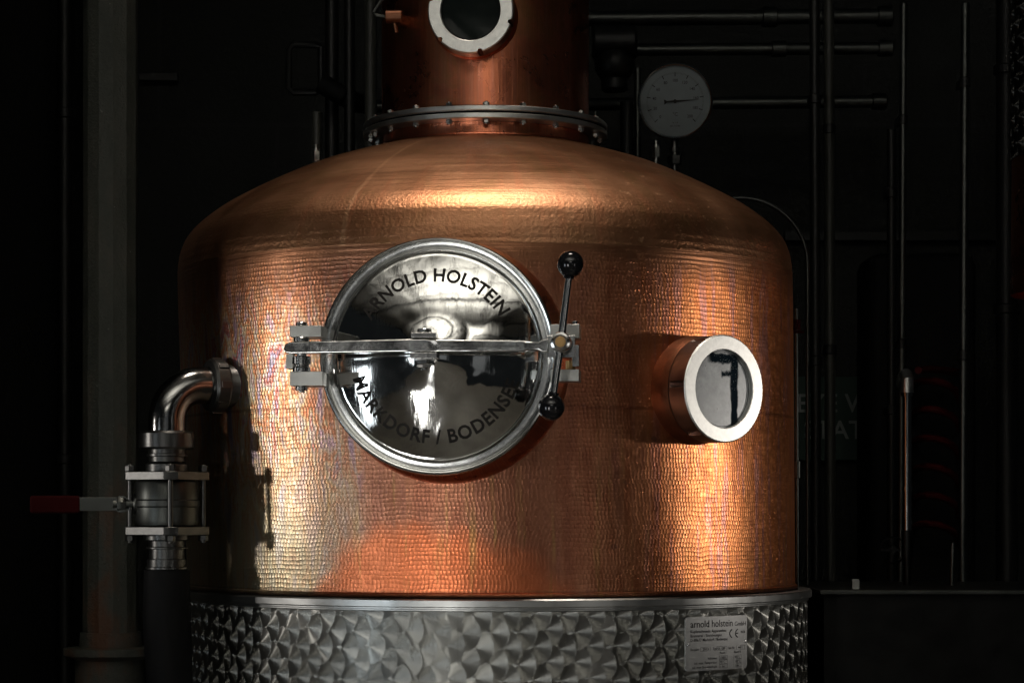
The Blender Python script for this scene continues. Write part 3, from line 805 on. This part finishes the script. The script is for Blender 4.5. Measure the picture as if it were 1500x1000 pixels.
mb = MB(); mb.box((l1 + l2) / 2, ((l2 - l1).length, .012, .031), Rm)
build('lever_grip', mb, M['red_plastic'], lever, bevel=.005, seg=3)
# dark drain pipe below the valve
drain = tag(build('drain_pipe', MB().tube([(vx, vy, zz(834)), (vx, vy, zz(900)), (vx + .002, vy + .02, zz(1010)), (vx, vy + .05, .75)], [.040, .042, .040, .040], 32), M['black']), 'dark drain pipe running down from under the ball valve', 'pipe')

# ================================================================== left column
def col_mat():
    t = NT('flaking_grey_paint'); g = t.geo()
    sv = t.vec(t.m_('MULTIPLY', t.sep(g)[0], 1.), t.sep(g)[1], t.m_('MULTIPLY', t.sep(g)[2], .35))
    n1 = t.noise(sv, 14, 6, .65); n2 = t.noise(g, 110, 4, .7)
    c = t.mix(t.rng(n1, .4, .65), (.052, .057, .047), (.085, .088, .073))
    rust = t.m_('MULTIPLY', t.rng(n1, .52, .66), t.rng(t.sep(g)[2], 1.9, 1.35, .1, 1.))
    c = t.mix(rust, c, (.11, .05, .025))
    ch = t.rng(n2, .68, .74)
    c = t.mix(ch, c, (.34, .34, .30))
    return t.P(col=c, rough=.6, nrm=t.bump(t.m_('ADD', n2, n1), .004, .8))
M['col_paint'] = col_mat()
cp = at(162, 700, .10)
post = thing('steel_column', (cp.x, cp.y, 0), 'thick grey-green painted column with flaking rust left of the still', 'column')
cw = .0545
build('column_shaft', MB().lathe([(cw, at(0, 925, .1).z), (cw, 1.6), (cw * .985, 2.1), (cw * .985, 3.9)], (cp.x, cp.y, 0), (0, 0, 1), 12, a0=.26), M['col_paint'], post, sharp=20)
build('column_base', MB().lathe([(0, .1), (.07, .1), (.07, at(0, 965, .1).z), (.092, at(0, 958, .1).z), (.092, at(0, 948, .1).z), (.062, at(0, 946, .1).z), (.060, at(0, 925, .1).z), (0, at(0, 924, .1).z)], (cp.x, cp.y, 0), (0, 0, 1), 24), M['col_paint'], post, sharp=30)

# ================================================================== gauge
gc = at(989, 149, .22)
gr = .0765
GM = Matrix.Translation(gc) @ Matrix.Rotation(R(-6), 4, 'Z') @ Matrix.Rotation(R(4), 4, 'X')
gauge = thing('dial_thermometer', (gc.x, gc.y, gc.z - .12), 'round dial thermometer with white face behind the shoulder of the still', 'gauge')
build('gauge_case', MB(GM).lathe([(0, -.05), (.066, -.05), (.072, -.044), (.072, -.006), (gr - .002, -.004), (gr, 0), (gr, .006), (gr - .002, .009), (gr - .0045, .0075), (gr - .0065, .002)], (0, 0, 0), (0, -1, 0), 96), M['steel'], gauge, sharp=30)
build('gauge_face', MB(GM).lathe([(gr - .006, .0015), (0, .0015)], (0, 0, 0), (0, -1, 0), 64), M['dial'], gauge)
mb = MB(GM)
def gq(r0, r1, a, w):
    u = Vector((math.cos(a), 0, math.sin(a))); t = Vector((-math.sin(a), 0, math.cos(a))) * w / 2
    mb.add([u * r0 - t + Vector((0, -.0021, 0)), u * r1 - t + Vector((0, -.0021, 0)), u * r1 + t + Vector((0, -.0021, 0)), u * r0 + t + Vector((0, -.0021, 0))], [(0, 1, 2, 3)])
for i in range(11):
    a = R(225 - 27 * i); gq(.0505, .0585, a, .0016)
    vs, fs = text_mesh(str(20 * i), .0085, .006, .9, 'CENTER')
    mb.add([(.0425 * math.cos(a) + x, -.0022, .0425 * math.sin(a) + y - .003) for x, y in vs], fs)
    if i < 10:
        for k in range(1, 10): gq(.055, .0585, a - R(2.7 * k), .0004)
for s_, x, y, sz in (('\u00b0C', 0, -.029, .010), ('EN 13190', 0, -.051, .005), ('kl. 1.0', 0, -.044, .0045)):
    vs, fs = text_mesh(s_, sz, 0, 1, 'CENTER'); mb.add([(x + a, -.0022, y + b) for a, b in vs], fs)
build('dial_markings', mb, M['ink'], gauge)
a = R(3); u = Vector((math.cos(a), 0, math.sin(a))); t = Vector((-math.sin(a), 0, math.cos(a)))
mb = MB(GM); yv = Vector((0, -.005, 0))
mb.add([u * .052 + yv, u * 0 + t * .0022 + yv, -u * .016 + t * .0016 + yv, -u * .022 + t * .0052 + yv, -u * .022 - t * .0052 + yv, -u * .016 - t * .0016 + yv, u * 0 - t * .0022 + yv], [(0, 1, 2, 3, 4, 5, 6)])
mb.cyl((0, -.002, 0), (0, -.0065, 0), .0038, 16)
build('needle', mb, M['ink'], gauge)
b = at(986, 235, .22)
build('gauge_stem', MB().cyl((gc.x, gc.y + .02, gc.z - .06), (gc.x, gc.y + .02, gc.z - .145), .008, 20).hexn((gc.x, gc.y + .02, gc.z - .125), (gc.x, gc.y + .02, gc.z - .107), .015, .2).cyl((gc.x, gc.y + .02, gc.z - .10), (gc.x, gc.y + .02, gc.z - .09), .011, 20), M['valve_steel'], gauge, sharp=25)
def fitting(px, py, Y, lab, rr=.0085):
    c = at(px, py, Y)
    f = tag(build('pipe_fitting', MB().cyl(c + Vector((0, 0, -.05)), c + Vector((0, 0, .022)), rr * .45, 16).hexn(c + Vector((0, 0, -.012)), c + Vector((0, 0, .008)), rr, .3).cyl(c + Vector((0, 0, .008)), c + Vector((0, 0, .013)), rr * .8, 16), M['steel_soft']), lab, 'fitting', 'small fittings on top of the still')
    return f
fitting(961, 222, .16, 'small steel fitting just left of the thermometer stem')
fitting(463, 228, .1, 'small steel fitting on the far left slope of the dome', .0095)

# ================================================================== background
def wall_mat():
    t = NT('dim_block_wall'); g = t.geo(); gx, gy, gz = t.sep(g)
    br = t.n('ShaderNodeTexBrick'); t.set(br.inputs['Vector'], t.vec(gx, gz, 0.))
    br.inputs['Scale'].default_value = 1.; br.inputs['Brick Width'].default_value = .62; br.inputs['Row Height'].default_value = .42
    br.inputs['Mortar Size'].default_value = .006
    n = t.noise(g, 3, 5, .6)
    c = t.mix(n, (.010, .011, .009), (.019, .020, .017))
    c = t.mix(br.outputs['Fac'], c, (.02, .02, .02))
    return t.P(col=c, rough=.8, nrm=t.bump(t.noise(g, 60, 4), .004))
M['wall'] = wall_mat()
tag(build('back_wall', MB().box((0, 1.66, 2.2), (7.0, .1, 4.6)), M['wall']), kind='structure')
# quilted insulation under the roof, seen mirrored in the hatch lid
def quilt_mat():
    t = NT('silvery_quilt'); g = t.geo(); n = t.noise(g, 6, 5, .6)
    sx_ = t.m_('ABSOLUTE', t.m_('SUBTRACT', t.m_('FRACT', t.m_('DIVIDE', t.m_('ADD', t.sep(g)[0], 16.), .56)), .5)); sy_ = t.m_('ABSOLUTE', t.m_('SUBTRACT', t.m_('FRACT', t.m_('DIVIDE', t.m_('ADD', t.sep(g)[1], 20.), .7)), .5))
    seam = t.rng(t.m_('MAXIMUM', sx_, sy_), .44, .475)
    return t.P(col=t.mix(seam, t.mix(n, (.66, .64, .60), (.86, .85, .80)), (.06, .055, .05)), rough=.6, nrm=t.bump(t.noise(g, 12, 4), .05))
M['quilt'] = quilt_mat()
nx, ny = 260, 260
vs, fs = [], []
for j in range(ny + 1):
    for i in range(nx + 1):
        x, y = -4.6 + 9.2 * i / nx, -16.0 + 15.0 * j / ny
        cx_, cy_ = math.fmod(x + 16, .56) / .56, math.fmod(y + 20, .7) / .7
        q = (abs(math.sin(math.pi * cx_)) * abs(math.sin(math.pi * cy_))) ** .4
        vs.append((x, y, 4.35 - .20 * q + .03 * math.sin(x * 3 + y * 2)))
for j in range(ny):
    for i in range(nx): fs.append((j * (nx + 1) + i, j * (nx + 1) + i + 1, (j + 1) * (nx + 1) + i + 1, (j + 1) * (nx + 1) + i))
mb = MB(); mb.add(vs, fs); tag(build('ceiling', mb, M['quilt'], sharp=80), kind='structure')
mb = MB()
for y in (-2.2, -4.6, -7.3, -10.5):
    mb.box((0, y, 4.02), (9.0, .06, .12))
for x in (-1.6, 0.7, 2.4): mb.box((x, -8.4, 3.92), (.05, 15, .05))
tag(build('roof_beams', mb, M['pipe_dark']), kind='structure')
M['floor'] = plain('worn_concrete_floor', (.15, .135, .115), .5, n=.3, scale=2.5)
tag(build('floor', MB().box((0, -4.0, -.05), (9, 11.6, .1)), M['floor']), kind='structure')
# added blocker, out of view at left: its end shades the left flank
tag(build('light_blocker', MB().box((-1.20, .472, 2.0), (.18, 2.03, 4.0)), M['wall']), kind='structure')

def hpipe(y0, y1, x0, x1, rpx, Y, lab, mat='steel_dull'):
    a, b = at(x0, y0, Y), at(x1, y1, Y); r = rpx * (D + Y) / F
    o = tag(build('horizontal_pipe', MB().cyl(a, b, r, 24), M[mat]), lab, 'pipe', 'horizontal pipes behind the column')
    for q in (.62, .985): build('coupling', MB().cyl(a.lerp(b, q), a.lerp(b, q) + Vector((.035, 0, 0)), r * 1.35, 24, b=.002), M[mat], o)
    return o
hpipe(28, 24, 830, 1292, 11, .95, 'highest of the three horizontal steel pipes right of the column')
hpipe(74, 71, 866, 1292, 9, .95, 'middle one of the three horizontal steel pipes right of the column')
hpipe(157, 149, 528, 1288, 9, .95, 'lowest horizontal steel pipe, passing behind the column and the thermometer')
def vpipe(x0, x1, y0, y1, rpx, Y, lab, mat='steel_dull', name='vertical_pipe', grp='vertical pipes behind the still'):
    a, b = at(x0, y0, Y), at(x1, y1, Y); r = rpx * (D + Y) / F
    o = tag(build(name, MB().cyl(a, b, r, 24), M[mat]), lab, 'pipe', grp)
    if name == 'vertical_pipe' and y1 - y0 > 400:
        for q in (random.uniform(.12, .25), random.uniform(.5, .7)):
            c = a.lerp(b, q)
            build('pipe_clamp', MB().cyl(c, c + Vector((0, 0, -.022)), r * 1.25, 24, b=.002).box(c + Vector((0, r + .02, -.011)), (.02, .05, .016)), M['pipe_dark'], o)
    return o
vpipe(1193, 1196, -30, 1010, 7.5, .7, 'black vertical pipe, the nearest to the right flank of the still', 'pipe_dark')
vpipe(1214, 1217, -30, 1010, 8, .9, 'olive vertical pipe just right of the black one', 'pipe_olive')
vpipe(1324, 1319, 6, 860, 5.5, .6, 'thin steel vertical pipe rising above the shiny hooked pipe')
vpipe(1306, 1306, 190, 860, 7, .72, 'dark pipe close beside the thin steel vertical pipe', 'pipe_dark')
vpipe(1414, 1410, 6, 870, 6.5, .6, 'steel vertical pipe between hooked pipe and right edge')
vpipe(1475, 1475, -20, 880, 16, 1.0, 'wide dark vertical duct near the right edge', 'pipe_dark')
vpipe(543, 543, -20, 240, 9, .35, 'pale vertical pipe close to the left side of the column', 'pipe_olive')
vpipe(512, 512, -20, 250, 8, .5, 'dark vertical pipe second to the left of the column', 'pipe_dark')
vpipe(486, 486, -20, 250, 10, .6, 'dark thick vertical pipe third to the left of the column', 'pipe_dark')
vpipe(464, 464, 165, 250, 7, .3, 'short vertical pipe ending beside the rectangular frame', 'pipe_olive')
vpipe(934, 934, 100, 250, 5, .5, 'narrow steel pipe just left of the thermometer')
vpipe(918, 918, 150, 250, 10, .9, 'dark pipe stub below the lowest horizontal pipe', 'pipe_dark')
vpipe(95, 95, -20, 1010, 12, 1.0, 'black vertical pipe left of the painted column', 'pipe_dark')
vpipe(18, 18, -20, 1010, 20, 1.2, 'black vertical pipe at the left edge', 'pipe_dark')
# dark lagged valve group behind column right
mb = MB(); c = at(900, 95, .7)
mb.cyl(c + Vector((-.05, 0, .05)), c + Vector((.05, 0, .05)), .04, 24, b=.006).cyl(c + Vector((0, 0, -.06)), c + Vector((0, 0, .05)), .03, 24, b=.005).sph(c + Vector((.0, 0, .0)), .045, 24)
tag(build('pipe_valve', mb, M['pipe_dark']), 'black pipe valve between the column and the thermometer', 'valve')
# black elbow left of the column flange
mb = MB(); mb.tube([at(470, 122, .5), at(497, 138, .5), at(520, 150, .55), at(536, 153, .8)], .022, 20)
tag(build('pipe_elbow', mb, M['black']), 'black elbow joining the lowest horizontal pipe left of the column', 'pipe')
# rectangular rod frame
pts = [(432, 66), (462, 66), (470, 70), (470, 132), (462, 136), (430, 136), (423, 130), (423, 74), (428, 67), (432, 66)]
tag(build('rod_frame', MB().tube([at(x, y, .9) for x, y in pts], .008, 10), M['pipe_dark']), 'dark bent rod frame left of the column', 'bracket')
# hoop tube behind the right shoulder
pts = [at(1085 + 98 * math.sin(R(a)), 388 - 98 * math.cos(R(a)), .3) for a in range(-20, 91, 5)] + [at(1183, 470, .3), at(1183, 700, .3), at(1183, 900, .3)]
tag(build('bent_tube', MB().tube(pts, .0042, 12), M['steel_dull']), 'thin steel tube bending over the right shoulder of the still', 'tube')
# level rod with red clip
rod = thing('level_rod', at(1168, 860, .1), 'thin steel rod with a small red clip beside the right flank', 'rod')
build('rod_shaft', MB().cyl(at(1168, 862, .1), at(1166.5, 452, .1), .0032, 12).cyl(at(1168, 700, .1), at(1168, 675, .1), .006, 12, b=.001), M['steel_dull'], rod)
build('rod_clip', MB().box(at(1168, 486, .1), (.026, .01, .005)).cyl(at(1167, 483, .1), at(1167, 468, .1), .0075, 12), M['red_plastic'], rod)
# shiny hooked pipe with elbow head
hk = thing('standpipe', at(1328, 858, .3), 'shiny steel standpipe with a hooked top right of the still', 'pipe')
mb = MB(); mb.tube([at(1322, 562, .42), at(1324, 552, .36), at(1327, 549, .31), at(1329, 556, .3), at(1329, 575, .3)], .0135, 20)
build('hook_head', mb, M['steel_soft'], hk)
build('standpipe_tube', MB().cyl(at(1329, 572, .3), at(1329, 776, .3), .0095, 24).cyl(at(1329, 712, .3), at(1329, 718, .3), .0115, 24).cyl(at(1329, 652, .3), at(1329, 654, .3), .0105, 24).cyl(at(1329, 574, .3), at(1329, 580, .3), .0125, 24), M['elbow'], hk, sharp=30)
build('standpipe_foot', MB().cyl(at(1329, 776, .3), at(1329, 815, .3), .012, 20).cyl(at(1329, 815, .3), at(1329, 860, .3), .008, 20), M['steel_dark'], hk)
# bleed valve low at right
vpipe(1396, 1394, 795, 860, 4, .3, 'short steel stub standing on the cabinet by the right edge', 'steel_dull', 'pipe_stub', None)
mb = MB(); c = at(1308, 805, .5); mb.lathe([(.026, -.004), (.030, 0), (.026, .004)], c, (0, -1, 0), 32, closed=True).cyl(c, c + Vector((0, .05, 0)), .008).box(c, (.05, .004, .005))
tag(build('handwheel', mb, M['pipe_dark']), 'dark valve handwheel left of the standpipe foot', 'handwheel')
# red coiled hose
pts = []
for i in range(0, 260):
    a = i * .15; pts.append(at(1372 + 34 * math.cos(a), 545 + i * 1.0 + 18 * math.sin(a), .85 + .12 * math.sin(a)))
pts = [at(1345, 542, .6), at(1362, 540, .7)] + pts
tag(build('coiled_hose', MB().tube(pts, .0085, 10), M['red_hose']), 'red coiled hose hanging behind the standpipe', 'hose')
# eye wash sign
sc_ = at(1262, 612, 1.55)
sign = thing('safety_sign', (sc_.x, 1.58, sc_.z - .12), 'green sign with pale capitals on the wall right of the still', 'sign')
build('sign_board', MB().box((sc_.x, 1.59, sc_.z), (.44, .008, .22)), M['sign_green'], sign, bevel=.002)
mb = MB()
for s_, py in (('EYE WASH', 603), ('STATION', 642)):
    vs, fs = text_mesh(s_, .068, .012, 1.0, 'CENTER'); zt = at(0, py, 1.58).z
    mb.add([(sc_.x - .004 + x, 1.583, zt + y) for x, y in vs], fs)
build('sign_lettering', mb, M['sign_white'], sign)
# steel cabinet at right with bright top edge
a, b = at(1196, 864, -.02), at(1560, 867, -.02)
cab = thing('steel_cabinet', (a.x, 0, .5), 'dark steel cabinet with a thin bright top edge right of the jacket', 'cabinet')
x0, x1, zt = a.x + .008, 1.4, a.z
build('cabinet_body', MB().box(((x0 + x1) / 2 + .004, .27, (zt + .45) / 2), (x1 - x0 - .008, .54, zt - .45 - .012)), M['steel_dark'], cab, bevel=.002)
build('worktop', MB().box(((x0 + x1) / 2, .27, zt - .004), (x1 - x0, .58, .008)), M['steel_dull'], cab, bevel=.0015)
# small box on the cabinet and second jacketed vessel at the right edge
tag(build('junction_box', MB().box(at(1253, 855, .1), (.014, .012, .02)), M['steel_soft'], bevel=.001), 'tiny steel block standing on the cabinet top', 'block')
M['jewel2'] = jeweled('engine_turned_steel_far', .165, gain=.1)
c = at(1600, 100, .3)
ves = thing('steel_vessel', (c.x, c.y, 1.9), 'swirl-polished steel vessel just showing at the top right edge', 'vessel')
zb = at(0, 232, .3).z
mb = revolve([(.165, zb), (.165, 3.0)], 96, lambda z: 0.0); mb.v = [(x + c.x, y + c.y, z) for x, y, z in mb.v]
build('vessel_wall', mb, M['jewel2'], ves)
mb = revolve([(.165, 1.95), (.163, zb)], 96, lambda z: 0.0); mb.v = [(x + c.x, y + c.y, z) for x, y, z in mb.v]
build('copper_base', mb, M['column'], ves)
# dark panel edges on the wall
for i, (x0, y0, x1, y1) in enumerate(((1150, 340, 1470, 352), (205, 108, 260, 118))):
    a, b = at(x0, y0, 1.58), at(x1, y1, 1.58)
    tag(build('conduit', MB().box(((a.x + b.x) / 2, 1.59, (a.z + b.z) / 2), (b.x - a.x, .03, abs(b.z - a.z))), M['pipe_dark']),
        ('long dark conduit level with the right shoulder of the still', 'short dark conduit beside the painted column')[i], 'conduit')
a, b = at(1262, 372, .95), at(1420, 372, .95)
mb = MB(); c = (a + b) / 2
mb.box((c.x, .95, at(0, 640, .95).z), (b.x - a.x, .2, at(0, 372, .95).z - at(0, 900, .95).z))
tag(build('black_cabinet', mb, M['black'], bevel=.03), 'black rounded unit behind the two right-hand vertical pipes', 'cabinet')

# ================================================================== camera, lights, world
cam = bpy.data.objects.new('camera', bpy.data.cameras.new('camera')); C.objects.link(cam)
cam.location = (0, -D, ZC); cam.rotation_euler = (R(90), 0, 0)
cam.data.lens = 36 * F / 1500; cam.data.sensor_width = 36; cam.data.sensor_fit = 'HORIZONTAL'
cam.data.shift_y = 250 / 1500; cam.data.clip_end = 60; cam.data.clip_start = .05
bpy.context.scene.camera = cam

def spot(name, az, dist, z, tgt, W, rad, ang, blend, col=(1, 1, 1)):
    l = bpy.data.lights.new(name, 'SPOT'); l.energy = W; l.shadow_soft_size = rad; l.spot_size = R(ang); l.spot_blend = blend; l.color = col
    o = bpy.data.objects.new(name, l); C.objects.link(o)
    o.location = Vector((AX + dist * math.sin(R(az)), -dist * math.cos(R(az)), z))
    o.rotation_euler = (Vector(tgt) - o.location).to_track_quat('-Z', 'Y').to_euler(); return o
def area(name, loc, tgt, W, sx, sy, col=(1, 1, 1), spread=180):
    l = bpy.data.lights.new(name, 'AREA'); l.shape = 'RECTANGLE'; l.size = sx; l.size_y = sy; l.energy = W; l.color = col; l.spread = R(spread)
    o = bpy.data.objects.new(name, l); C.objects.link(o); o.location = loc
    o.rotation_euler = (Vector(tgt) - Vector(loc)).to_track_quat('-Z', 'Y').to_euler(); return o
spot('left_spot', -70, 3.8, 1.68, (AX - .3, -.4, 1.62), 60, .07, 16.5, .9, (1, .94, .89))
spot('right_spot', 80, 3.8, 1.66, (AX + .3, -.2, 1.66), 84, .09, 18, .95, (1, .93, .86))
area('overhead_lamp', (0.02, -.62, 3.9), (0.02, -.52, 2.0), 2.0, 1.2, .45, (1, .88, .76), 25)
area('ceiling_fill', (-.2, -4.3, 2.4), (-.2, -4.3, 4.3), 112, 2.6, 1.8, (1, .97, .92), 115)  # added unseen lamps: brighten the ceiling mirrored in the lid
area('ceiling_fill', (0, -10, 2.6), (0, -10.4, 4.3), 170, 3, 3, (1, .97, .92), 100)
area('streak_strip', (-1.05, -3.4, .85), (-.1, -.7, 1.5), .75, .30, 1.5, (1, .98, .95), 34)  # added strip lamps, no real windows: bright streaks for the lid to mirror
area('streak_strip', (-2.6, -2.9, .95), (-.1, -.7, 1.5), .65, .30, 1.6, (.85, .93, 1), 34)
area('streak_strip', (1.9, -3.4, .95), (-.1, -.7, 1.5), .12, .10, 1.6, (1, .95, .9), 34)
area('broad_fill', (0.2, -9.5, 2.2), (0, 0, 2.0), 1.3, 3.4, 2.4, (.95, .98, 1), 120)  # added dim panel, no real window: grey for the lid ring to reflect

w = bpy.data.worlds.new('World'); bpy.context.scene.world = w; w.use_nodes = True
w.node_tree.nodes['Background'].inputs[0].default_value = (.75, .85, .9, 1)
w.node_tree.nodes['Background'].inputs[1].default_value = .009
sc = bpy.context.scene
sc.view_settings.view_transform = 'Standard'; sc.view_settings.look = 'None'
sc.view_settings.exposure = 0; sc.view_settings.gamma = 1; sc.view_settings.use_curve_mapping = False
sc.cycles.max_bounces = 8; sc.cycles.sample_clamp_indirect = 4; sc.cycles.use_denoising = True
sc.cycles.caustics_reflective = False
